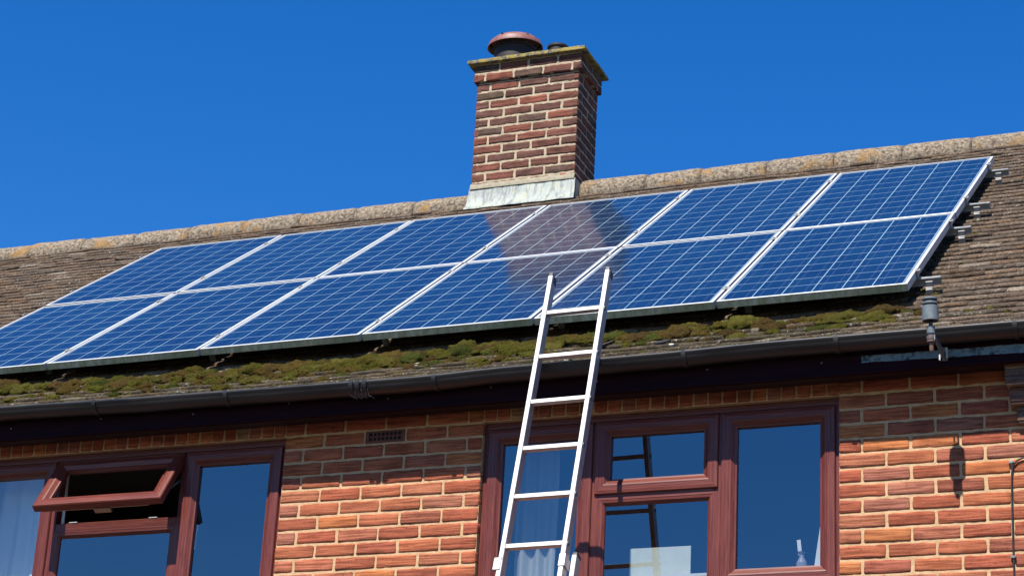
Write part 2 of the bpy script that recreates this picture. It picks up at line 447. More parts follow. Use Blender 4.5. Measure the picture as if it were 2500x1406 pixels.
def courses(mb, X0, X1, k0, k1, P, U, W_, Nn, pal, half_odd, start=None, skip=None, fine=True, endcut=True, C_=None, BL_=None, J=.0125, j=.0016):
    "running bond from course k0 to k1 (downwards), bricks laid from X0"
    C = C_ or 0.0734; BL = BL_ or 0.2295
    s0 = X0 if start is None else start
    for k in range(k0, k1):
        z1 = -C * k - J / 2; z0 = -C * (k + 1) + J / 2
        x = s0 - (0 if (k % 2 == half_odd) else BL / 2)
        while x < X1 - .02:
            a = max(x, X0); b = min(x + BL - J, X1 - (0 if endcut else 0))
            if b - a > .035 and not (skip and skip(a, b, k)):
                c0 = random.choice(pal); s = random.uniform(.90, 1.09)
                cc = tuple(q * s * random.uniform(.96, 1.04) for q in c0)
                if fine: brick(mb, a, b, z0, z1, P, U, W_, Nn, cc, random.random() * 90, j=j)
                else:
                    mb.box((a, 0, z0), (b, .03, z1), cc, 0, Matrix(((U.x, -Nn.x, W_.x, P.x), (U.y, -Nn.y, W_.y, P.y), (U.z, -Nn.z, W_.z, P.z), (0, 0, 0, 1))))
            x += BL
VX, VY, VZ = Vector((1, 0, 0)), Vector((0, 1, 0)), Vector((0, 0, 1)); Z0 = Vector((0, 0, 0))
AIR = (-2.482, -2.255)
wb = MB()
KW = int(-WB / C + .5)  # courses in window band
courses(wb, W1[1], W2[0], 0, KW, Z0, VX, VZ, -VY, PW, 1, skip=lambda a, b, k: k == 1 and a < -2.37 < b)
courses(wb, 0.0, 1.7, 0, KW, Z0, VX, VZ, -VY, PW, 1)
courses(wb, 1.7, XR, 0, KW, Z0, VX, VZ, -VY, PW, 1, start=1.7, fine=False)
courses(wb, -6.6, W1[0], 0, KW, Z0, VX, VZ, -VY, PW, 1, start=-6.6)
courses(wb, XL, -6.6, 0, KW, Z0, VX, VZ, -VY, PW, 1, fine=False)
courses(wb, XL, XR, -1, 0, Z0, VX, VZ, -VY, PW, 1, start=-10.1, fine=False)
courses(wb, XL, XR, KW, int(-GZ / C), Z0, VX, VZ, -VY, PW, 1, start=-10.1, fine=False)
# brick-on-edge course over the windows
for (a, b) in (W1, W2):
    x = a + .004
    while x < b - .03:
        c0 = random.choice(PW + [(.50, .30, .16)] * 2)
        brick(wb, x, min(x + .0635, b), WT + .004, .018, Z0 + Vector((0, -.001, 0)), VX, VZ, -VY, c0, random.random() * 90, gx=9)
        x += .0735
wall = hp(wb, 'wall', m_brick)
# mortar body of the front wall with the window openings left free, side and rear walls
mo = MB(); yf = .0045; T = .28; ZT = .42
def slab(x0, x1, z0, z1):
    nx = max(1, int((x1 - x0) / .6)); nz = max(1, int((z1 - z0) / .6))
    mo.box((x0, yf, z0), (x1, T, z1))
slab(XL, W1[0], WB, WT); slab(W1[1], W2[0], WB, WT); slab(W2[1], XR, WB, WT)
slab(XL, XR, WT, .10); slab(XL, XR, GZ, WB)
hp(mo, 'mortar', m_mortar)
# brick reveals of the openings are the slab sides; gable ends and back wall
gb = MB()
for x0, x1 in ((XL - .02, XL + .2), (XR - .2, XR + .02)):
    gb.add([(x0, .29, GZ), (x0, 8.0, GZ), (x0, 8.0, .1), (x0, RY, 2.93), (x0, .29, .25), (x1, .29, GZ), (x1, 8.0, GZ), (x1, 8.0, .1), (x1, RY, 2.93), (x1, .29, .25)],
           [(0, 4, 3, 2, 1), (5, 6, 7, 8, 9), (0, 5, 9, 4), (1, 2, 7, 6), (4, 9, 8, 3), (3, 8, 7, 2)])
gb.box((XL + .21, 7.75, GZ), (XR - .21, 8.0, .1))
M = Mat('plain_brickwork', rough=.95); br = M.n('TexBrick'); br.inputs['Scale'].default_value = 1
for k_, v_ in (('Brick Width', BL), ('Row Height', C), ('Mortar Size', .005)): br.inputs[k_].default_value = v_
br.inputs['Color1'].default_value = (.45, .14, .08, 1); br.inputs['Color2'].default_value = (.33, .1, .065, 1); br.inputs['Mortar'].default_value = (.6, .45, .3, 1)
M.l(M.obj((1, 1, 1), (R(90), 0, R(90))), br.inputs['Vector']); M.base(br.outputs['Color'])
hp(gb, 'gable_wall', M.m)

# air brick
ab = MB(); a0, a1 = -2.475, -2.257; z1 = -C - .005; z0 = -2 * C + .005
ab.box((a0, -.001, z1 - .009), (a1, .02, z1)); ab.box((a0, -.001, z0), (a1, .02, z0 + .011))
ab.box((a0, -.0015, z0 + .011), (a0 + .018, .02, z1 - .009)); ab.box((a1 - .018, -.0015, z0 + .011), (a1, .02, z1 - .009))
zz0, zz1 = z0 + .011, z1 - .009; xx0, xx1 = a0 + .018, a1 - .018
ab.box((xx0, 0, (zz0 + zz1) / 2 - .0035), (xx1, .02, (zz0 + zz1) / 2 + .0035))
for k in range(1, 8):
    x = xx0 + (xx1 - xx0) * k / 8; ab.box((x - .0035, .0005, zz0), (x + .0035, .02, zz1))
hp(ab, 'air_brick', simple('air_brick_clay', (.24, .075, .055), .85, 0, .3, 60))
ab = MB(); ab.box((xx0, .0035, zz0), (xx1, .0043, zz1)); hp(ab, 'air_brick_dark_sheet', simple('painted_vent_shade', (.006, .005, .005), .9))  # near-black sheet painted in for the shade inside the vent holes

# stepped brick corbel at the right of the eaves
cb = MB()
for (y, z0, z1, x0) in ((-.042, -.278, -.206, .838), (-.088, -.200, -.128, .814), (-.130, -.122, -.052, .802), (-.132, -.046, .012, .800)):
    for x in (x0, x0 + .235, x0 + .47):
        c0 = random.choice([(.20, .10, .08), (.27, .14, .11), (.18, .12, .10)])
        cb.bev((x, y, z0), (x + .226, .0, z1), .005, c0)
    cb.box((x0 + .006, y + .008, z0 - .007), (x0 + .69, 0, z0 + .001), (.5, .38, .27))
hp(cb, 'corbel', m_brick)

# soffit, fascia
FY = -.178
sf = MB(); sf.box((XL, FY + .006, -.012), (XR, -.003, .0))
hp(sf, 'soffit', m_soffit)
fa = MB()
fa.box((XL, FY, -.032), (XR, FY + .018, .135)); fa.box((XL, FY - .006, -.040), (XR, FY + .02, -.0325))
fs_ = hp(fa, 'fascia', m_fascia)
m_screw = simple('grey_screw_cap', (.30, .26, .26), .5)
for k in range(22):
    x = -9 + k * .56
    for (p_, d_) in (((x, FY - .001, .035 + .008 * math.sin(k * 3)), (0, -1, 0)), ((x + .2, -.1, -.0125), (0, 0, -1))):
        nb = MB(); nb.lathe([(.0001, .003), (.0045, .0015), (.005, 0)], p_, d_, 8); hp(nb, 'fixing_cap', m_screw, fs_)
tp = MB()
segs = 26
for k in range(segs):
    x0 = .15 + k * (.95 / segs); x1 = x0 + .95 / segs - .0004
    zt = .045 + random.uniform(-.002, .002) - .004 * k / segs; zb = .013 + random.uniform(-.0015, .0015) - .016 * k / segs
    tp.box((x0, FY - .0035, zb), (x1, FY - .001, zt))
M = Mat('peeling_tape', rough=.6); _t = M.noise(26, 5, .7); _t2 = M.noise(7, 3)
M.base(M.mix(M.ramp(_t, BW(.50, .60)), (.20, .30, .34), M.mix(M.ramp(_t2, BW(.45, .55)), (.14, .2, .22), (.02, .02, .025))))
hp(tp, 'flashing_tape', M.m, fs_)

# gutter: half round channel with a bead along the lip
GR = .056; GYc = -.29 + GR
gu = MB()
prof = []
for k in range(15):
    t = math.pi * (k / 14); prof.append((GYc - GR * math.cos(t), -GR * math.sin(t)))     # outer, lip to back
inner = [(GYc - (GR - .003) * math.cos(math.pi * k / 14), -(GR - .003) * math.sin(math.pi * k / 14)) for k in range(14, -1, -1)]
bead = [(-.29 - .001, .004), (-.29 - .005, .001), (-.29 - .004, -.005)]
loop = bead[::-1][:0] + inner + [(-.2885, .0055), (-.2925, .0055), (-.2955, .001), (-.2945, -.006)] + prof[1:]
xs = [XL + i * .1 for i in range(int((XR - XL) / .1) + 1)]
vs = []
for x in xs:
    for (y, z) in loop: vs.append((x, y, gutter_z(x) + z - .004))
L = len(loop); fs = []
for i in range(len(xs) - 1):
    for k in range(L):
        fs.append((i * L + k, i * L + (k + 1) % L, (i + 1) * L + (k + 1) % L, (i + 1) * L + k))
gu.add(vs, fs, sm=True)
gut = hp(gu, 'gutter', m_gutter)
def strap(x, wd, r, name, mat=None):
    s_ = MB(); vs = []; n_ = 16
    for xx in (x - wd / 2, x + wd / 2):
        for rr in (GR + .0005, GR + r):
            for k in range(n_ + 1):
                t = math.pi * (k / n_) * .96 - .12; vs.append((xx, GYc - rr * math.cos(t), gutter_z(x) - .003 - rr * math.sin(t)))
    q = n_ + 1; fs = []
    for k in range(n_):
        fs += [(q + k, q + k + 1, 3 * q + k + 1, 3 * q + k), (k, q + k, q + k + 1, k + 1)[::-1], (2 * q + k, 3 * q + k, 3 * q + k + 1, 2 * q + k + 1)]
    fs += [(0, q, 3 * q, 2 * q), (n_, 2 * q + n_, 3 * q + n_, q + n_)]
    s_.add(vs, fs, sm=False)
    return hp(s_, name, mat or m_gutter, gut)
for x in (-7.9, -5.9, -3.945, -3.158, -1.985, -.687, .055, .880, 1.9): strap(x, .022, .006, 'gutter_bracket')
for x in (-2.44, -2.405, -2.365): strap(x, .024, .009, 'gutter_union', m_dark)
cw = MB()
for k in range(12):
    x = -2.455 + k * .0095; z = gutter_z(x) - .05 - random.random() * .01
    cw.tube([(x, GYc - .045, z + .02), (x + random.uniform(-.01, .01), GYc - .03, z - .012), (x + random.uniform(-.02, .03), GYc - .005, z - .016 - random.random() * .008)], .0012, 4)
hp(cw, 'cobweb', simple('old_cobweb', (.30, .30, .30), .9), gut)

# ------------------------------------------------------------------ roof tiles
rf = MB(); TW = .167
nrow = 52; v0 = -.905
def tile(x, v, wd, odd):
    ln = .15; th = random.uniform(.021, .027); lift = random.uniform(.020, .026)
    camber = random.uniform(-.001, .002); tw = random.uniform(-.0015, .0015); sk = random.uniform(-.002, .002)
    if random.random() < .06: tw *= 3; sk *= 3; lift += .004
    dv = random.gauss(0, .0022); s = random.uniform(.74, 1.16)
    t = random.random()
    c = (.138, .104, .077) if t < .6 else (.120, .096, .076) if t < .8 else (.150, .104, .070) if t < .95 else (.24, .205, .165)
    dirt = max(0, min(1, (-.02 - v) * 5)) * max(0, min(1, (.5 - x) * 1.2))      # grime and algae near the eaves
    c = tuple(q * s * (1 - dirt * e_) for q, e_ in zip(c, (.42, .38, .45)))
    nx = 5; vs = []; sd_ = random.random() * 50
    x0 = x + random.uniform(.0006, .0020); x1 = x + wd - random.uniform(.0006, .0020)
    P_ = ((.002, -th), (-.002, -th * .45), (.001, -.0035), (.008, .0), (.030, .0), (ln, -lift + .001))
    nb_ = len(P_)
    for b, (pv, ph) in enumerate(P_):
        for a in range(nx + 1):
            u_ = a / nx; xx = x0 + (x1 - x0) * u_
            e = noise.noise(Vector((xx * 38, v * 9, sd_))) * .0055
            r_ = noise.noise(Vector((xx * 75, pv * 90, sd_ + 5))) * .0028
            h = lift + camber * math.sin(math.pi * u_) + tw * (u_ - .5) * 2 + ph + (r_ if 0 < b < 5 else 0)
            if a in (0, nx) and b in (1, 2, 3): h -= .0012
            vs.append(roof_pt(xx, v + dv + sk * (u_ - .5) * 2 + pv + (e if b < 4 else 0), h))
    w_ = nx + 1; fs = [(b * w_ + a, b * w_ + a + 1, b * w_ + a + w_ + 1, b * w_ + a + w_) for b in range(nb_ - 1) for a in range(nx)]
    n0 = len(vs)
    for b in range(nb_):                       # side edges
        for a in (0, nx): vs.append(vs[b * w_ + a] - NR * .014)
    for b in range(1, nb_ - 1):
        fs.append((b * w_, (b + 1) * w_, n0 + 2 * b + 2, n0 + 2 * b)); fs.append((b * w_ + nx, n0 + 2 * b + 1, n0 + 2 * b + 3, (b + 1) * w_ + nx))
    rf.add(vs, fs, c, 0, True)
GA = .1055
for r_ in range(nrow):
    v = v0 + r_ * GA
    if (O + UP * v).y > RY - .10: break
    x = XL - (TW / 2 if r_ % 2 else 0)
    while x < XR:
        tile(x, v, TW, r_ % 2); x += TW
vtop = v
roof = hp(rf, 'roof', m_tile)
# deck under the tiles and the rear slope
dk = MB()
n_ = 26
vs = []
for i in range(n_ + 1):
    v = -.88 + (vtop + .15 + .88) * i / n_
    for x in (XL, XR):
        p = O + UP * v - NR * (ROFF + .022); p.x = x
        if p.y < .45: p.z += .26 * (.45 - p.y) ** 2
        vs.append(p)
dk.add(vs, [(2 * i, 2 * i + 1, 2 * i + 3, 2 * i + 2) for i in range(n_)])
zr = (O + UP * ((RY - O.y) / math.cos(A)) - NR * ROFF).z
dk.add([(XL, RY, zr - .03), (XR, RY, zr - .03), (XR, 8.3, zr - .03 - 4.28 * math.tan(A)), (XL, 8.3, zr - .03 - 4.28 * math.tan(A))], [(0, 1, 2, 3)])
hp(dk, 'roof_deck', simple('roofing_felt', (.03, .027, .024), .95))

# ridge tiles
SC = 1.018                                    # the chimney stands a little farther back than first measured
def far(x, o=2.4017): return o + (x - o) * SC
CHX0, CHX1, CHY0, CHY1 = far(-3.655), far(-2.852), far(3.80, -9.9087), far(4.21, -9.9087)
ZRC = far(3.150 - .135, -3.6578)
bed = MB()
joints = [-9.9, -9.42, -8.94, -8.46, -7.97, -7.48, -6.99, -6.52, -6.04, -5.57, -5.09, -4.63, -4.15, -3.68]
j2 = [-2.84, -2.345, -1.935, -1.455, -.975, -.50, -.03, .44, .91, 1.38, 1.85, 2.32, 2.79, 3.2]
joints = [max(XL, far(q)) for q in joints]; j2 = [far(q) for q in j2]
def ridge(x0, x1):
    rb = MB(); n_ = 16; m_ = 12; vs = []; dz = random.uniform(-.006, .006); dr = random.uniform(-.004, .004); sl = random.uniform(-.006, .006)
    for i in range(m_ + 1):
        u_ = i / m_; x = x0 + .004 + (x1 - x0 - .008) * u_
        for k in range(n_ + 1):
            t = R(-22) + R(224) * k / n_
            q = .137 + dr + noise.noise(Vector((x * 22, k * .7, x0))) * .004 - (.006 if i in (0, m_) else 0)
            vs.append((x, RY - q * math.cos(t) * 1.12, ZRC + dz + sl * (u_ - .5) + q * math.sin(t)))
    fs = [(i * (n_ + 1) + k, (i + 1) * (n_ + 1) + k, (i + 1) * (n_ + 1) + k + 1, i * (n_ + 1) + k + 1) for i in range(m_) for k in range(n_)]
    b = len(vs)
    for i in (0, m_):
        for k in range(n_ + 1):
            y_, z_ = vs[i * (n_ + 1) + k][1:]; vs.append((vs[i * (n_ + 1) + k][0], RY + (y_ - RY) * .86, ZRC + (z_ - ZRC) * .86))
    for e, i in enumerate((0, m_)):
        for k in range(n_):
            q = (i * (n_ + 1) + k, i * (n_ + 1) + k + 1, b + e * (n_ + 1) + k + 1, b + e * (n_ + 1) + k); fs.append(q if e == 0 else q[::-1])
    rb.add(vs, fs, sm=True); hp(rb, 'ridge_tile', m_ridge, roof)
for jj in (joints, j2):
    for a_, b_ in zip(jj[:-1], jj[1:]): ridge(a_, b_)
bd = MB(); xs = [XL + i * .035 for i in range(int((XR - XL) / .035))]
vs = []
for x in xs:
    e = noise.noise(Vector((x * 14, 0, 3))) * .012
    for (y, z) in ((-.150, -.075), (-.168 + e, -.062), (-.150 + e, -.030), (-.12, -.01), (.12, -.01), (.15, -.075)):
        vs.append((x, RY + y, ZRC + z))
for i in range(len(xs) - 1):
    for k in range(5):
        bd.f.append((i * 6 + k, (i + 1) * 6 + k, (i + 1) * 6 + k + 1, i * 6 + k + 1)); bd.mi.append(0); bd.sm.append(True)
bd.v = vs; bd.c = [(1, 1, 1)] * len(vs)
hp(bd, 'ridge_bedding', mortar_mat('ridge_mortar', (.22, .17, .12), (.10, .08, .06)), roof)

# ------------------------------------------------------------------ chimney
ch = MB(); CZT = far(3.962, -3.6578); CC = C * SC; CBL = BL * SC
SH = .0                                    # front and sides in running bond
P = Vector((CHX0, CHY0, CZT))
cw_ = CHX1 - CHX0; cdp = CHY1 - CHY0
courses(ch, 0, cw_, 0, 17, P, VX, VZ, -VY, PCW, 1, start=.0, C_=CC, BL_=CBL, J=.0155, j=.0032)
courses(ch, 0, cdp, 0, 17, Vector((CHX1, CHY0, CZT)), VY, VZ, VX, PCW, 0, start=-.12, C_=CC, BL_=CBL, J=.0155, j=.0032)
courses(ch, 0, cdp, 0, 17, Vector((CHX0, CHY1, CZT)), -VY, VZ, -VX, PCW, 0, fine=False, C_=CC, BL_=CBL, J=.0155, j=.0032)
courses(ch, 0, cw_, 0, 17, Vector((CHX1, CHY1, CZT)), -VX, VZ, VY, PCW, 1, fine=False, C_=CC, BL_=CBL, J=.0155, j=.0032)
e = .022;
courses(ch, 0, cw_ + 2 * e, -2, 0, Vector((CHX0 - e, CHY0 - e, CZT)), VX, VZ, -VY, PCW, 0, start=-.02, C_=CC, BL_=CBL, J=.0155, j=.0032)
courses(ch, 0, cdp + 2 * e, -2, 0, Vector((CHX1 + e, CHY0 - e, CZT)), VY, VZ, VX, PCW, 1, start=-.08, C_=CC, BL_=CBL, J=.0155, j=.0032)
courses(ch, 0, cdp + 2 * e, -2, 0, Vector((CHX0 - e, CHY1 + e, CZT)), -VY, VZ, -VX, PCW, 0, fine=False, C_=CC, BL_=CBL, J=.0155, j=.0032)
courses(ch, 0, cw_ + 2 * e, -2, 0, Vector((CHX1 + e, CHY1 + e, CZT)), -VX, VZ, VY, PCW, 1, fine=False, C_=CC, BL_=CBL, J=.0155, j=.0032)
chim = hp(ch, 'chimney', m_cbrick)
cm = MB(); cm.box((CHX0 + .004, CHY0 + .004, 2.6), (CHX1 - .004, CHY1 - .004, CZT + .001))
cm.box((CHX0 - e + .004, CHY0 - e + .004, CZT + .009), (CHX1 + e - .004, CHY1 + e - .004, CZT + 2 * CC))
hp(cm, 'chimney_mortar', m_cmortar, chim)
cp = MB(); nx, ny = 60, 30; X0, X1, Y0, Y1 = CHX0 - .068, CHX1 + .060, CHY0 - .062, CHY1 + .07; zb = CZT + 2 * CC + .001; zt = zb + .028
def ring(z, ins):
    out = []
    for k in range(nx): out.append((X0 + (X1 - X0) * k / nx, Y0, z))
    for k in range(ny): out.append((X1, Y0 + (Y1 - Y0) * k / ny, z))
    for k in range(nx): out.append((X1 - (X1 - X0) * k / nx, Y1, z))
    for k in range(ny): out.append((X0, Y1 - (Y1 - Y0) * k / ny, z))
    res = []
    cx, cy = (X0 + X1) / 2, (Y0 + Y1) / 2
    for (x, y, z_) in out:
        f = 1 - ins - .006 * noise.noise(Vector((x * 30, y * 30, z * 20)))
        res.append((cx + (x - cx) * f, cy + (y - cy) * f, z_ + .004 * noise.noise(Vector((x * 22, y * 22, z * 9)))))
    return res
rings = [ring(zb, .02), ring(zb, 0), ring(zb + .012, -.004), ring(zb + .0125, .006), ring(zt, .008), ring(zt + .012, .22)]
q = len(rings[0]); vs = [p for r__ in rings for p in r__]
fs = [(i * q + k, i * q + (k + 1) % q, (i + 1) * q + (k + 1) % q, (i + 1) * q + k) for i in range(len(rings) - 1) for k in range(q)]
fs.append(tuple((len(rings) - 1) * q + k for k in range(q))); fs.append(tuple(reversed(range(q))))
cp.add(vs, fs); hp(cp, 'chimney_cap', m_cap, chim)
# lead apron and cement fillet
fl = MB(); nx = 34; vs = []
for i in range(nx + 1):
    u_ = i / nx
    for j, (dz, dy) in enumerate(((far(3.100, -3.6578), -.006), (far(3.05, -3.6578), -.014), (far(2.99, -3.6578), -.026), (far(2.945, -3.6578), -.045), (far(2.932, -3.6578), -.060), (far(2.92, -3.6578), -.061))):
        ins = -.010 - .012 * j / 4
        x = CHX0 + ins + (cw_ - 2 * ins) * u_ + (.0)
        vs.append((x + .004 * noise.noise(Vector((x * 9, dz * 20, 1))), CHY0 + dy + .004 * noise.noise(Vector((x * 14, dz * 16, 0))), dz + .005 * noise.noise(Vector((x * 8, dz * 3, 5)))))
fl.add(vs, [(i * 6 + k, i * 6 + k + 1, (i + 1) * 6 + k + 1, (i + 1) * 6 + k) for i in range(nx) for k in range(5)], sm=True)
fl.box((CHX0 - .012, CHY0 - .004, 3.0), (CHX0 - .002, CHY1, 3.22)); fl.box((CHX1 + .002, CHY0 - .004, 3.0), (CHX1 + .012, CHY1, 3.22))
hp(fl, 'lead_flashing', m_lead, chim)
fi = MB(); vs = []
for i in range(41):
    x = CHX0 - .004 + (cw_ + .008) * i / 40; t = .165 + .012 * noise.noise(Vector((x * 12, 0, 0)))
    for (dy, z) in ((-.014, far(3.095, -3.6578)), (-.014, far(3.11, -3.6578)), (-.001, far(2.975 + t, -3.6578))): vs.append((x, CHY0 + dy + .003 * noise.noise(Vector((x * 30, z * 30, 0))), z))
fi.add(vs, [(i * 3 + k, (i + 1) * 3 + k, (i + 1) * 3 + k + 1, i * 3 + k + 1) for i in range(40) for k in range(2)], sm=True)
hp(fi, 'cement_fillet', mortar_mat('cement', (.50, .44, .32), (.34, .32, .24)), chim)
# mushroom cowl on the left flue
cc = Vector((far(-3.452), far(4.0, -9.9087), 0)); zc = CZT + 2 * CC + .04
co = MB()
dz_ = far(4.346, -3.6578) - zc
co.lathe([(.158, 0), (.158, dz_ - .045), (.168, dz_ - .045), (.168, dz_ - .030), (.14, dz_ - .030), (.14, .0)], cc + Vector((0, 0, zc)), n=40)
for k in range(6):
    t = k * math.pi / 3 + .35; d_ = Vector((math.cos(t), math.sin(t), 0))
    co.tube([cc + d_ * .164 + Vector((0, 0, zc + dz_ - .04)), cc + d_ * .196 + Vector((0, 0, zc + dz_ + .03))], .008, 6)
co.lathe([(.001, dz_ - .005), (.12, dz_ - .010), (.15, dz_ - .030)], cc + Vector((0, 0, zc)), n=40)
hp(co, 'cowl_drum', m_cowldark, chim)
do = MB(); zr_ = far(4.334, -3.6578)
pr_ = [(.214, 0), (.212, .012), (.198, .042), (.166, .069), (.118, .088), (.06, .098), (.001, .101)]
AXD = Vector((-.02, -.10, 1)); do.lathe(pr_, cc + Vector((0, 0, zr_)), AXD, n=48); do.lathe([(.214, 0), (.209, .002), (.192, .038), (.161, .062), (.113, .080), (.001, .093)], cc + Vector((0, 0, zr_)), AXD, n=48)
hp(do, 'cowl_dome', m_terra, chim)
c2 = Vector((far(-3.106), far(4.0, -9.9087), 0)); po = MB()
po.lathe([(.070, 0), (.070, .135), (.080, .140), (.080, .155), (.055, .168), (.001, .174)], c2 + Vector((0, 0, zc - .005)), n=32)
hp(po, 'flue_cap', m_cowldark, chim)

# ------------------------------------------------------------------ windows
def sweep(mbv, x0, x1, z0, z1, prof, M=None, mats=(0, 1)):
    "mitred rectangular frame; prof = list of (inset, y)"
    n_ = len(prof)
    def loop(ins, y):
        return [(x0 + ins, y, z0 + ins), (x1 - ins, y, z0 + ins), (x1 - ins, y, z1 - ins), (x0 + ins, y, z1 - ins)]
    for (i0, y0), (i1, y1) in zip(prof[:-1], prof[1:]):
        a, b = loop(i0, y0), loop(i1, y1)
        for k in range(4):
            k2 = (k + 1) % 4; vs = [a[k], a[k2], b[k2], b[k]]
            if M: vs = [M @ Vector(q_) for q_ in vs]
            mbv.add(vs, [(0, 1, 2, 3)], mi=(mats[1] if k in (0, 2) else mats[0]))
SASH = [(.0, .060), (.0, .026), (.004, .020), (.020, .018), (.022, .0195), (.040, .0195), (.042, .018), (.050, .020), (.068, .034), (.076, .036), (.076, .060), (.0, .062)]
FIX = [(.0, .058), (.0, .038), (.004, .034), (.020, .033), (.022, .0345), (.034, .0355), (.047, .046), (.049, .060), (.0, .064)]
OUT = [(.0, .095), (.0, .036), (.003, .033), (.016, .0325), (.018, .034), (.030, .0345), (.034, .040), (.044, .040), (.044, .095)]
def bar(mbv, x0, x1, z0, z1, vertical):
    mi = 0 if vertical else 1; y0 = .033
    mbv.bev((x0, y0, z0), (x1, .09, z1), .004, mi=mi)
def pane(x0, x1, z0, z1, y, parent, M=None, name='pane'):
    p_ = MB(); vs = [(x0, y, z0), (x1, y, z0), (x1, y, z1), (x0, y, z1)]
    for (yy, ) in ((y,),):
        vs2 = [Vector(q_) for q_ in vs]
        if M: vs2 = [M @ q_ for q_ in vs2]
        p_.add(vs2, [(0, 1, 2, 3)])
    o_ = p_.build(name, m_glass, parent)
    return o_
WM = [m_woodv, m_woodh]
ZB = WB + .045
def window(name, X0, X1, j1, j2, label, open_sash):
    f = MB(); sweep(f, X0 + .002, X1 - .002, ZB, WT - .002, OUT)
    bar(f, j1 - .024, j1 + .024, ZB + .044, WT - .046, True); bar(f, j2 - .024, j2 + .024, ZB + .044, WT - .046, True)
    zt = -.480
    bar(f, j1 + .0245, j2 - .0245, zt - .022, zt + .022, False)
    # outer sill
    f.bev((X0 - .0, -.030, WB - .012), (X1, .10, WB + .040), .006, mi=1)
    win = hp(f, 'window', WM); tag(win, label)
    top = -.1115
    def sash(x0, x1, z0, z1, M=None):
        s_ = MB(); sweep(s_, x0, x1, z0, z1, SASH, M); o_ = s_.build('sash', WM, win)
        pane(x0 + .070, x1 - .070, z0 + .070, z1 - .070, .052, win, M)
        return o_
    sash(X0 + .026, j1 - .008, ZB + .022, top)
    sash(j2 + .008, X1 - .024, ZB + .022, top)
    # fixed lower light in the middle
    s_ = MB(); sweep(s_, j1 + .012, j2 - .012, ZB + .030, zt - .010, FIX); s_.build('fixed_light', WM, win)
    pane(j1 + .05, j2 - .05, ZB + .07, zt - .05, .054, win)
    if open_sash:
        piv = Vector((0, .030, top)); M = Matrix.Translation(piv) @ Matrix.Rotation(R(-33), 4, 'X') @ Matrix.Translation(-piv)
        sash(j1 + .006, j2 - .006, zt - .004, top, M)
        lt = MB(); lt.box((j1 + .05, .060, zt + .004), (j2 - .10, .074, zt + .016), M=M)
        lt.box((j1 + .36, .070, zt + .000), (j1 + .46, .100, zt + .014), M=M)
        lt.build('latch_strip', simple('brassy_metal', (.50, .44, .33), .35, .6), win)
        st = MB(); p1 = M @ Vector((j2 - .06, .06, zt + .05)); st.tube([p1, (j2 - .035, .06, -.25)], .006, 6)
        st.build('stay', m_galv, win)
        for x in (j1 + .11, j2 - .19):
            kp = MB(); kp.box((x, .030, zt + .0225), (x + .05, .055, zt + .027)); kp.build('keep', m_cream, win)
    else:
        sash(j1 + .006, j2 - .006, zt - .004, top)
    return win
win2 = window('window', W2[0], W2[1], -1.232, -.592, 'brown window on the right, behind the ladder, all lights shut', False)
win1 = window('window', W1[0], W1[1], -4.325, -3.535, 'brown window on the left with its top hung light propped open', True)

# rooms behind the windows (dark shells)
rm = MB()
for (X0, X1, D) in ((-5.6, -2.5, 3.2), (-2.4, .6, 3.4)):
    y0, y1, zb_, zt_ = T + .002, D, -2.0, .10
    vs = [(X0, y0, zb_), (X1, y0, zb_), (X1, y1, zb_), (X0, y1, zb_), (X0, y0, zt_), (X1, y0, zt_), (X1, y1, zt_), (X0, y1, zt_)]
    rm.add(vs, [(0, 1, 2, 3), (4, 7, 6, 5), (1, 5, 6, 2), (2, 6, 7, 3), (3, 7, 4, 0)])
hp(rm, 'room', m_room)
for (a_, b_) in (W1, W2):
    isl = MB(); isl.box((a_ + .004, .098, WB + .125), (b_ - .004, T + .10, WB + .150)); hp(isl, 'inner_sill', m_cream)
SILL = WB + .150

def curtain(x0, x1, y, z0, z1, folds, label, mat, amp=.018):
    c_ = MB(); nx = 70; nz = 14; vs = []
    for j in range(nz + 1):
        for i in range(nx + 1):
            u_ = i / nx; x = x0 + (x1 - x0) * u_; z = z0 + (z1 - z0) * j / nz
            yy = y + amp * math.sin(u_ * folds * 6.283 + .8 * math.sin(3 * u_ + j * .1)) + .008 * noise.noise(Vector((x * 6, z * 3, 0)))
            vs.append((x + .006 * math.sin(j * .5 + u_ * 9), yy, z))
    c_.add(vs, [(j * (nx + 1) + i, j * (nx + 1) + i + 1, (j + 1) * (nx + 1) + i + 1, (j + 1) * (nx + 1) + i) for j in range(nz) for i in range(nx)], sm=True)
    return tag(c_.build('curtain', mat), label, 'curtain')
def cloth(name, c, tr):
    m_ = bpy.data.materials.new(name); m_.use_nodes = True; t = m_.node_tree; b = t.nodes['Principled BSDF']
    b.inputs['Base Color'].default_value = (*c, 1); b.inputs['Roughness'].default_value = .9
    nz = t.nodes.new('ShaderNodeTexNoise'); nz.inputs['Scale'].default_value = 60
    bp = t.nodes.new('ShaderNodeBump'); bp.inputs['Distance'].default_value = .002; t.links.new(nz.outputs[0], bp.inputs['Height']); t.links.new(bp.outputs[0], b.inputs['Normal'])
    o = t.nodes['Material Output']; x = t.nodes.new('ShaderNodeMixShader'); a = t.nodes.new('ShaderNodeBsdfTransparent'); x.inputs[0].default_value = tr
    t.links.new(b.outputs[0], x.inputs[1]); t.links.new(a.outputs[0], x.inputs[2]); t.links.new(x.outputs[0], o.inputs[0]); return m_
curtain(-4.88, -4.40, .262, -1.2, -.08, 4, 'thin white net curtain gathered behind the left pane of the left window', cloth('net_cloth', (.80, .84, .86), .15), .014)
curtain(-1.72, -1.50, .255, -1.3, -.08, 3, 'pale net curtain drawn aside behind the ladder', cloth('grey_net_cloth', (.34, .37, .38), .35), .014)
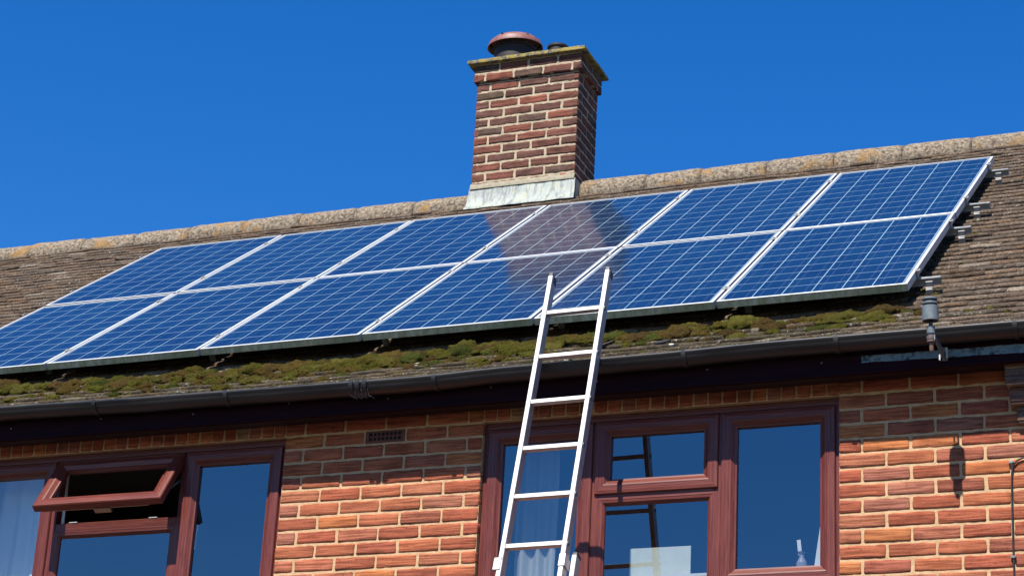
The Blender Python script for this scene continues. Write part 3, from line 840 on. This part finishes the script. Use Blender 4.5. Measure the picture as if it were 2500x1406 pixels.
curtain(-3.12, -3.035, .240, -1.3, -.08, 1, 'narrow pink curtain edge at the right side of the left window', cloth('pink_cloth', (.42, .20, .28), .2), .010)

# things on the inner sills
def thing_mesh(name, mb_, mat, label, cat, **kw): return tag(mb_.build(name, mat), label, cat, **kw)
b_ = MB(); b_.bev((-1.075, .150, SILL), (-.765, .158, -.728), .001)
thing_mesh('board', b_, m_card, 'pale green rectangular board standing behind the middle pane above the sill', 'board')
vase = empty('vase', (-.215, .14, SILL)); tag(vase, 'small clear vase of mauve petals on the right window sill', 'vase')
v_ = MB(); v_.lathe([(.001, .002), (.024, .003), (.027, .012), (.026, .035), (.013, .060), (.010, .075), (.017, .088), (.018, .090), (.012, .078), (.001, .06)], (0, 0, 0), n=20)
v_.build('vase_body', simple('frosted_glass', (.30, .29, .36), .25), vase)
v_ = MB(); v_.box((-.008, -.002, .075), (.010, .002, .150), M=Matrix.Rotation(R(-6), 4, 'Y')); v_.build('card_tag', m_cream, vase)
v_ = MB(); v_.add([(-.160, .15, SILL), (-.108, .15, SILL), (-.106, .15, -.64), (-.128, .15, -.66), (-.160, .165, SILL), (-.108, .165, SILL), (-.106, .165, -.64), (-.128, .165, -.66)],
                  [(0, 1, 2, 3), (7, 6, 5, 4), (0, 3, 7, 4), (1, 5, 6, 2), (3, 2, 6, 7)])
thing_mesh('photo_frame', v_, m_cream, 'white slip standing in for a sun patch on curtain, right end of the right window', 'sun patch')  # added white slab in place of a sun patch on the curtain
for (x, y, z, lab) in ((-.531, .085, -.50, 'white window handle at the left of the large right pane'), (-3.465, .085, -.51, 'white window handle in the pane beside the open light')):
    h_ = MB(); h_.bev((x - .010, y, z - .015), (x + .010, y + .012, z + .020), .003); h_.bev((x - .006, y - .003, z - .115), (x + .006, y + .009, z - .012), .003)
    thing_mesh('window_handle', h_, m_cream, lab, 'handle')
# ------------------------------------------------------------------ solar array
PWD, PHT = .997, 1.652; PITX, PITY = 1.0147, 1.6683
def make_panel():
    r_ = empty('solar_panel')
    f = MB(); t = .0150; d = .040
    # frame profile with a lip; lower edge gets its own dirty face
    def fr(x0, y0, x1, y1):
        L_ = [(x0, y0), (x1, y0), (x1, y1), (x0, y1)]; ins = [(x0 + t, y0 + t), (x1 - t, y0 + t), (x1 - t, y1 - t), (x0 + t, y1 - t)]
        ch_ = .0012
        for k in range(4):
            a, b = L_[k], L_[(k + 1) % 4]; c, e_ = ins[k], ins[(k + 1) % 4]
            f.add([(*a, -d), (*b, -d), (*b, -ch_), (*a, -ch_)], [(0, 1, 2, 3)], mi=1 if k == 0 else 0)
            aa = (a[0] + (ch_ if a[0] == x0 else -ch_), a[1] + (ch_ if a[1] == y0 else -ch_)); bb = (b[0] + (ch_ if b[0] == x0 else -ch_), b[1] + (ch_ if b[1] == y0 else -ch_))
            f.add([(*a, -ch_), (*b, -ch_), (*bb, 0), (*aa, 0)], [(0, 1, 2, 3)])
            f.add([(*aa, 0), (*bb, 0), (*e_, 0), (*c, 0)], [(0, 1, 2, 3)])
            f.add([(*c, 0), (*e_, 0), (*e_, -.004), (*c, -.004)], [(0, 1, 2, 3)])
            f.add([(*a, -d), (*c, -d), (*e_, -d), (*b, -d)], [(0, 1, 2, 3)])
            f.add([(*c, -.012), (*e_, -.012), (*e_, -d), (*c, -d)], [(0, 1, 2, 3)])
    fr(0, 0, PWD, PHT)
    fo = f.build('frame', [m_alu, m_algae], r_)
    g_ = MB(); g_.box((t - .001, t - .001, -.008), (PWD - t + .001, PHT - t + .001, -.0035)); g_.build('cell_glass', m_lam, r_)
    g_ = MB(); g_.box((t - .001, t - .001, -.012), (PWD - t + .001, PHT - t + .001, -.0085)); g_.build('backsheet', m_white, r_)
    g_ = MB(); g_.bev((PWD / 2 - .06, PHT - .22, -.034), (PWD / 2 + .06, PHT - .10, -.0125), .003); g_.build('junction_box', m_dark, r_)
    return r_
def copy_tree(o, parent=None):
    c = o.copy(); col.objects.link(c)
    if parent: c.parent = parent
    for chd in list(o.children): copy_tree(chd, c)
    return c
pan = make_panel()
ordn = ['first', 'second', 'third', 'fourth', 'fifth', 'sixth']
extra = {(1, 2): ', reflecting the left of the chimney', (1, 3): ', mirroring most of the chimney', (0, 4): ', behind the ladder top', (0, 3): ', partly behind the ladder'}
first = True
mclean = None
for j in (0, 1):
    for i in range(6):
        p = pan if first else copy_tree(pan); first = False
        q = O - VX * ((i + 1) * PITX - (PITX - PWD) / 2 - .006) + UP * (j * PITY + (.010 if j else 0)) + NR * random.uniform(-.0015, .0015)
        p.location = q; p.rotation_euler = (A + random.uniform(-.0012, .0012), random.uniform(-.0012, .0012), random.uniform(-.0008, .0008))
        k = 5 - i
        p['label'] = '%s solar panel from the left, %s row%s' % (ordn[k], 'upper' if j else 'lower', extra.get((j, k), ''))
        p['category'] = 'solar panel'; p['group'] = 'solar panels on the roof'
# the upper panels' lower edges are clean
for o_ in list(bpy.data.objects):
    if o_.type == 'MESH' and o_.name.startswith('frame') and o_.parent and 'upper' in o_.parent.get('label', ''):
        if mclean is None:
            mclean = o_.data.copy(); mclean.materials[1] = simple('dull_aluminium', (.42, .42, .38), .5, .3, .3, 12)
        o_.data = mclean
# rails with hooks and clamps
MR = Matrix((VX, UP, NR)).transposed().to_4x4(); MR.translation = O
XL_ARR = -6 * PITX
names = ['lowest', 'second lowest', 'second highest', 'highest']
for ri, v in enumerate((.277, 1.437, 2.062, 3.055)):
    root = empty('mounting_rail', MR @ Vector((0, v, -.06)), (A, 0, 0))
    tag(root, '%s aluminium rail carrying the solar panels, its end showing past them' % names[ri], 'rail', 'mounting rails under the solar panels')
    xe = (.118, .112, .135, .120)[ri]
    rl = MB(); x0, x1 = XL_ARR - .10, xe
    # C section: two flanges and a recessed web (front face looks down the slope)
    rl.box((x0, -.019, .010), (x1, .019, .0185)); rl.box((x0, -.019, -.020), (x1, .019, -.0115)); rl.box((x0, -.011, -.0113), (x1, .015, .0098))
    rl.build('rail', m_rail, root)
    def hook(x, lv, big=True):
        h_ = MB()
        h_.bev((x - .019, -.030, -.024), (x + .019, -.0195, .004), .002)            # upright on the rail side
        h_.bev((x - .019, -.046, -.034), (x + .019, -.0195, -.0245), .002)
        h_.bev((x - .019, -.056, -.098), (x + .019, -.0462, -.030), .003)
        if big: h_.bev((x - .050, -.066, -.104), (x + .075, .06, -.0985), .001)
        h_.build('roof_hook', m_rail, root)
    hook(.060, 0)
    for x in (-.9, -1.95, -3.0, -4.1, -5.2, -6.05): hook(x, 0)
    for k in range(7):
        x = -k * PITX + (.002 if k else .0)
        c_ = MB()
        if k == 0:
            c_.bev((.0, -.019, .012), (.020, .019, .024), .001); c_.bev((.0025, -.019, .024), (.007, .019, .062), .001); c_.bev((-.010, -.019, .0605), (.018, .019, .0645), .0008)
        elif k == 6:
            c_.bev((x - .012, -.019, .0195), (x + .002, .019, .0645), .001)
        else:
            c_.bev((x - .019, -.022, .0605), (x + .019, .022, .0645), .0008)
        c_.lathe([(.006, 0), (.006, .006), (.001, .006)], (x if k else .006, 0, .0645), n=10)
        c_.build('clamp', m_rail, root)

# ------------------------------------------------------------------ moss
def moss():
    mm = MB(); rnd = random.Random(5)
    ico = []
    import bmesh
    bmx = bmesh.new(); bmesh.ops.create_icosphere(bmx, subdivisions=4, radius=1)
    iv = [v.co.copy() for v in bmx.verts]; bmx.verts.ensure_lookup_table(); iff = [tuple(v.index for v in f.verts) for f in bmx.faces]; bmx.free()
    keep = [i for i, v in enumerate(iv) if v.z > -.35]; rm_ = {k: n for n, k in enumerate(keep)}
    iv = [iv[k] for k in keep]; iff = [tuple(rm_[k] for k in f) for f in iff if all(k in rm_ for k in f)]
    bmx = bmesh.new(); bmesh.ops.create_icosphere(bmx, subdivisions=3, radius=1)
    jv = [v.co.copy() for v in bmx.verts]; jf = [tuple(v.index for v in f.verts) for f in bmx.faces]; bmx.free()
    cols = [(.084, .084, .013), (.096, .084, .015), (.100, .070, .018), (.084, .056, .020), (.064, .078, .016), (.120, .112, .024)]
    def clump(x, v, r, hh, fine):
        c = rnd.choice(cols); s = rnd.uniform(.8, 1.15); c = tuple(q * s for q in c); sd_ = rnd.random() * 99
        vv = iv if fine else jv; ff = iff if fine else jf; ax = r * rnd.uniform(.9, 1.6); ay = r * rnd.uniform(.7, 1.0); out = []; rot = rnd.uniform(-.3, .3)
        for q in vv:
            n1 = noise.noise(q * 1.6 + Vector((sd_, 0, 0))); n2 = noise.noise(q * 5 + Vector((0, sd_, 0))); n3 = noise.noise(q * 24 + Vector((sd_, 0, 3)))
            k = 1 + .30 * n1 + .20 * n2 + .16 * n3
            px = q.x * ax * k; py = q.y * ay * k; ph = q.z * hh * k
            px, py = px * math.cos(rot) - py * math.sin(rot), px * math.sin(rot) + py * math.cos(rot)
            out.append(roof_pt(x + px, v + py, ph + .010))
        mm.add(out, ff, c, 0, True)
        if hh > .012:                                   # fine upright shoots give the cushions their ragged outline
            tv = []; tf = []
            for q, p_ in zip(vv, out):
                if rnd.random() > (.16 if fine else .3) or q.z < .05: continue
                d_ = Vector((q.x + rnd.uniform(-.7, .7), q.y * .8 - .25 + rnd.uniform(-.7, .7), q.z + .8)).normalized()
                sd2 = d_.orthogonal().normalized() * rnd.uniform(.0010, .0020); L_ = rnd.uniform(.004, .010); b_ = len(tv)
                tv += [p_ - sd2, p_ + sd2, p_ + d_ * L_]; tf.append((b_, b_ + 1, b_ + 2))
            f_ = rnd.uniform(1.1, 1.7); mm.add(tv, tf, tuple(min(.4, k_ * f_) for k_ in c), 0, False)
    # dense bank just below the array, thinning towards the gutter and to the right
    for _ in range(900):
        x = rnd.uniform(-5.6, .32); dens = 1.0 if x < -1.6 else (.62 if x < -.6 else .36)
        if rnd.random() > dens: continue
        v = -.06 - abs(rnd.gauss(0, .16)); 
        if v < -.72: continue
        if noise.noise(Vector((x * 1.7, v * 4, 0))) < -.12 and v < -.15: continue
        r = (.022 + .055 * rnd.random() ** 1.6) * (1.15 if v > -.22 else .72)
        clump(x, v, r, r * rnd.uniform(.38, .72), r > .030)
    for _ in range(420):
        x = rnd.uniform(-5.6, .75) if rnd.random() < .85 else rnd.uniform(.2, 1.3); v = rnd.uniform(-.80, -.15); r = rnd.uniform(.006, .024); clump(x, v, r, r * .6, False)
    for x, v, r in ((.27, .48, .035), (.31, .42, .028), (.26, .30, .040), (.30, .24, .03), (.35, .9, .02), (.33, 1.62, .022), (.22, -.10, .035), (.12, -.09, .03), (.40, 2.0, .018)):
        clump(x, v, r, r * .5, True)
    for _ in range(60):
        x = rnd.uniform(-8, -5.2) if rnd.random() < .5 else rnd.uniform(.3, 1.4); v = rnd.uniform(-.7, 3.8); r = rnd.uniform(.008, .018); clump(x, v, r, r * .5, False)
    return mm
tag(moss().build('moss', m_moss), 'olive and brown cushions of moss growing on the lower roof tiles', 'moss', kind='stuff')

# loose bits lying on the tiles
def bit(name, x, v, sx, sy, h, mat, label, cat, rot=0):
    b_ = MB(); n_ = 9; top = []; bot = []
    for k in range(n_):
        t = 6.283 * k / n_; f = 1 + .25 * noise.noise(Vector((k * 1.7, x, v)))
        px, py = math.cos(t) * sx * f, math.sin(t) * sy * f; px, py = px * math.cos(rot) - py * math.sin(rot), px * math.sin(rot) + py * math.cos(rot)
        top.append(roof_pt(x + px, v + py, .026 + h)); bot.append(roof_pt(x + px, v + py, .020))
    b_.add(top + bot, [tuple(range(n_))] + [(k, k + n_, (k + 1) % n_ + n_, (k + 1) % n_) for k in range(n_)], sm=False)
    tag(b_.build(name, mat), label, cat)
bit('tile_chip', -2.36, -.33, .024, .036, .004, simple('fresh_chip', (.60, .52, .40), .9), 'pale cream tile chip lying on moss above the gutter strap', 'tile chip', .3)
bit('leaf', -1.32, -.26, .010, .07, .012, simple('dead_leaf', (.06, .025, .02), .8), 'dark dead leaf on the moss between the ladder stiles', 'leaf', -.5)
bit('leaf', -1.00, -.29, .022, .045, .004, simple('black_leaf', (.02, .018, .03), .6), 'black crumpled leaf on the tiles right of the ladder', 'leaf', -.8)
bit('tile_chip', -.93, -.38, .012, .022, .003, simple('white_chip', (.7, .65, .55), .9), 'small white chip on the tiles right of the ladder', 'tile chip', .5)

# ------------------------------------------------------------------ ladder
th = .3021; S = .273; LW = .2769
dn = Vector((.0113, -math.sin(th), -math.cos(th))).normalized()     # down the ladder
P0 = Vector((-1.4110, -.2535, .3930)); lx = VX - dn * VX.dot(dn); lx.normalize(); uL = -dn; nL = lx.cross(uL)
ML = Matrix((lx, -nL, uL)).transposed().to_4x4(); ML.translation = P0        # local: x right, y into house, z up the ladder
footd = (GZ + .05 - P0.z) / dn.z
ldr = empty('ladder'); ldr.matrix_world = ML @ Matrix.Translation((LW / 2, 0, -footd))
LI = ldr.matrix_world.inverted() @ ML
tag(ldr, 'aluminium extension ladder leaning on the black gutter', 'ladder')
def lp(mb_, name, mat):
    o_ = mb_.build(name, mat, ldr); o_.matrix_local = LI; return o_
ST = .0235; DP = .057
for sx in (-1, 1):
    x0 = -ST if sx < 0 else LW; x1 = x0 + ST
    s_ = MB(); s_.bev((x0, -.004, -4.05), (x1, -.004 + DP, .225), .0022); st_ = lp(s_, 'stile', m_ladder)
    s_ = MB(); s_.bev((x0 + .001, .004, .2255), (x1 - .001, -.004 + DP + .003, .241), .003); s_.box((x0 + .003, -.002, .2255), (x1 - .003, .002, .243)); s_.box((x1 - .0005, .012, .19), (x1 + .0008, .052, .232))
    lp(s_, 'end_cap', m_dark)
    # rivets where the rungs pass through
    xs_ = x0 if sx < 0 else x1
    for k in range(15):
        rv = MB(); rv.lathe([(.0135, 0), (.0125, .003), (.007, .0035), (.006, .0005), (.001, .0005)], (xs_, .014, -k * S - .011), (sx, 0, 0), 14)
        lp(rv, 'rung_flange', m_galv)
for k in range(15):
    s_ = MB(); z = -k * S; s_.bev((.0005, -.001, z - .023), (LW - .0005, .025, z), .0018); lp(s_, 'rung', m_ladder)
zt2 = -1.405; OX = .030; OY = .060
for sx in (-1, 1):
    x0 = -ST - OX if sx < 0 else LW + OX; s_ = MB()
    s_.bev((x0, OY, -footd), (x0 + ST, OY + DP, zt2), .0022); lp(s_, 'stile', m_ladder)
    s_ = MB(); s_.bev((x0 - .001, OY + .006, zt2 + .0005), (x0 + ST + .001, OY + DP + .004, zt2 + .018), .003); lp(s_, 'end_cap', m_dark)
    s_ = MB(); xa, xb = (-ST - .018, -.006) if sx < 0 else (LW - .002, LW + ST + .006)
    s_.bev((xa, -.0085, zt2 - .100), (xb, -.0045, zt2 - .035), .0015); s_.bev((xa if sx < 0 else xb - .004, -.0043, zt2 - .095), (xa + .004 if sx < 0 else xb, OY - .004, zt2 - .040), .0015)
    lp(s_, 'guide_bracket', m_ladder)
k = 1
while -k * S + zt2 > -footd:
    s_ = MB(); z = zt2 - .20 - (k - 1) * S; s_.bev((-OX + .0005, OY + .004, z - .023), (LW + OX - .0005, OY + .030, z), .0018); lp(s_, 'rung', m_ladder); k += 1
for sx in (-1, 1):
    x0 = -ST - OX if sx < 0 else LW + OX
    s_ = MB(); s_.bev((x0 - .004, OY - .006, -footd - .012), (x0 + ST + .004, OY + DP + .006, -footd + .06), .004); lp(s_, 'foot', m_dark)

# ------------------------------------------------------------------ sensor on its bracket at the eaves
sn = empty('outdoor_sensor', (.50, FY, .0)); tag(sn, 'grey ribbed metal cylinder aerial on a bracket beside the lowest rail end', 'aerial')
ax = Vector((0, -math.sin(R(6)), math.cos(R(6)))).normalized()
Cb = Vector((.524, -.420, .153)) - Vector((.50, FY, 0))
def along(t): return Cb + ax * t
s_ = MB(); s_.lathe([(.030, .055), (.034, .052), (.034, .046)], Cb, ax, 32); s_.lathe([(.0345, .034), (.0345, .026), (.0330, .024)], Cb, ax, 32)
s_.lathe([(.0335, .0165), (.0375, .015), (.0375, -.052), (.0345, -.0545), (.0335, -.052), (.0335, .010)], Cb, ax, 32)
s_.build('housing', m_galv, sn)
s_ = MB(); s_.lathe([(.001, .056), (.030, .0555)], Cb, ax, 32); s_.lathe([(.0335, .0458), (.0300, .0455), (.0300, .0345), (.0340, .0342)], Cb, ax, 32)
s_.lathe([(.0330, .0238), (.0300, .0235), (.0300, .0170), (.0330, .0168)], Cb, ax, 32); s_.lathe([(.0333, -.046), (.010, -.040)], Cb, ax, 32)  # last dark disc stands in for the shade inside the open bottom
s_.build('seal_rings_dark_mouth', m_dark, sn)
s_ = MB(); e1 = along(-.040); e2 = along(-.078); s_.tube([e1, e2], .009, 10); s_.build('stem', m_dark, sn)
s_ = MB(); s_.lathe([(.001, 0), (.014, 0), (.019, -.004), (.019, -.034), (.015, -.037), (.015, -.042)], e2, ax, 20); s_.build('connector', m_galv, sn)
e3 = along(-.122)
s_ = MB(); s_.lathe([(.015, 0), (.021, -.004), (.021, -.018), (.018, -.020), (.020, -.022), (.020, -.030), (.001, -.031)], e3, ax, 20); s_.build('clamp_ring', simple('rusty_clamp', (.20, .13, .12), .6), sn)
s_ = MB(); s_.tube([e3 - ax * .030, e3 - ax * .060, e3 - ax * .072], [.011, .011, .009], 12); s_.build('tube', simple('brown_tube', (.24, .13, .08), .6), sn)
s_ = MB(); cy_ = -.420 - FY
s_.bev((.040, cy_ - .004, .004), (.045, .0, .030), .0008); s_.bev((.030, -.010, -.012), (.054, -.0045, .055), .001)
s_.tube([(.040, cy_ + .02, .010), (.044, -.12, -.014), (.044, -.03, -.010), (.042, -.008, .006)], .004, 6)
s_.build('bracket', m_galv, sn)
s_ = MB(); s_.bev((.050, -.030, -.004), (.058, -.0105, .046), .001); s_.bev((.022, -.050, -.022), (.029, -.040, .008), .001); s_.build('bracket_plate', m_cream, sn)

# cable clipped to the right of the wall
cbm = MB(); pts = [(1.3, -.008, -.405), (1.1, -.008, -.412), (.93, -.008, -.425), (.87, -.008, -.438), (.83, -.008, -.452), (.808, -.008, -.475), (.801, -.008, -.51), (.798, -.007, -.6), (.797, -.008, -.75), (.796, -.007, -.9), (.797, -.008, -1.0), (.797, -.008, -2.5), (.797, -.008, -5.2)]
cbo = empty('cable', (.797, 0, GZ)); tag(cbo, 'thin black cable clipped down the brickwork at the right', 'cable')
o_ = cbm; o2 = o_; _o = cbm
cbm.tube(pts, .0042, 8); q_ = cbm.build('cord', m_cable, cbo, (-.797, 0, -GZ))
for (x, z) in ((.800, -.462), (.796, -.905)):
    c_ = MB(); c_.bev((x - .012, -.014, z - .006), (x + .012, -.001, z + .006), .002); c_.lathe([(.004, 0), (.003, .003), (.001, .003)], (x + .009, -.014, z), (0, -1, 0), 8)
    c_.build('clip', m_galv, cbo, (-.797, 0, -GZ))
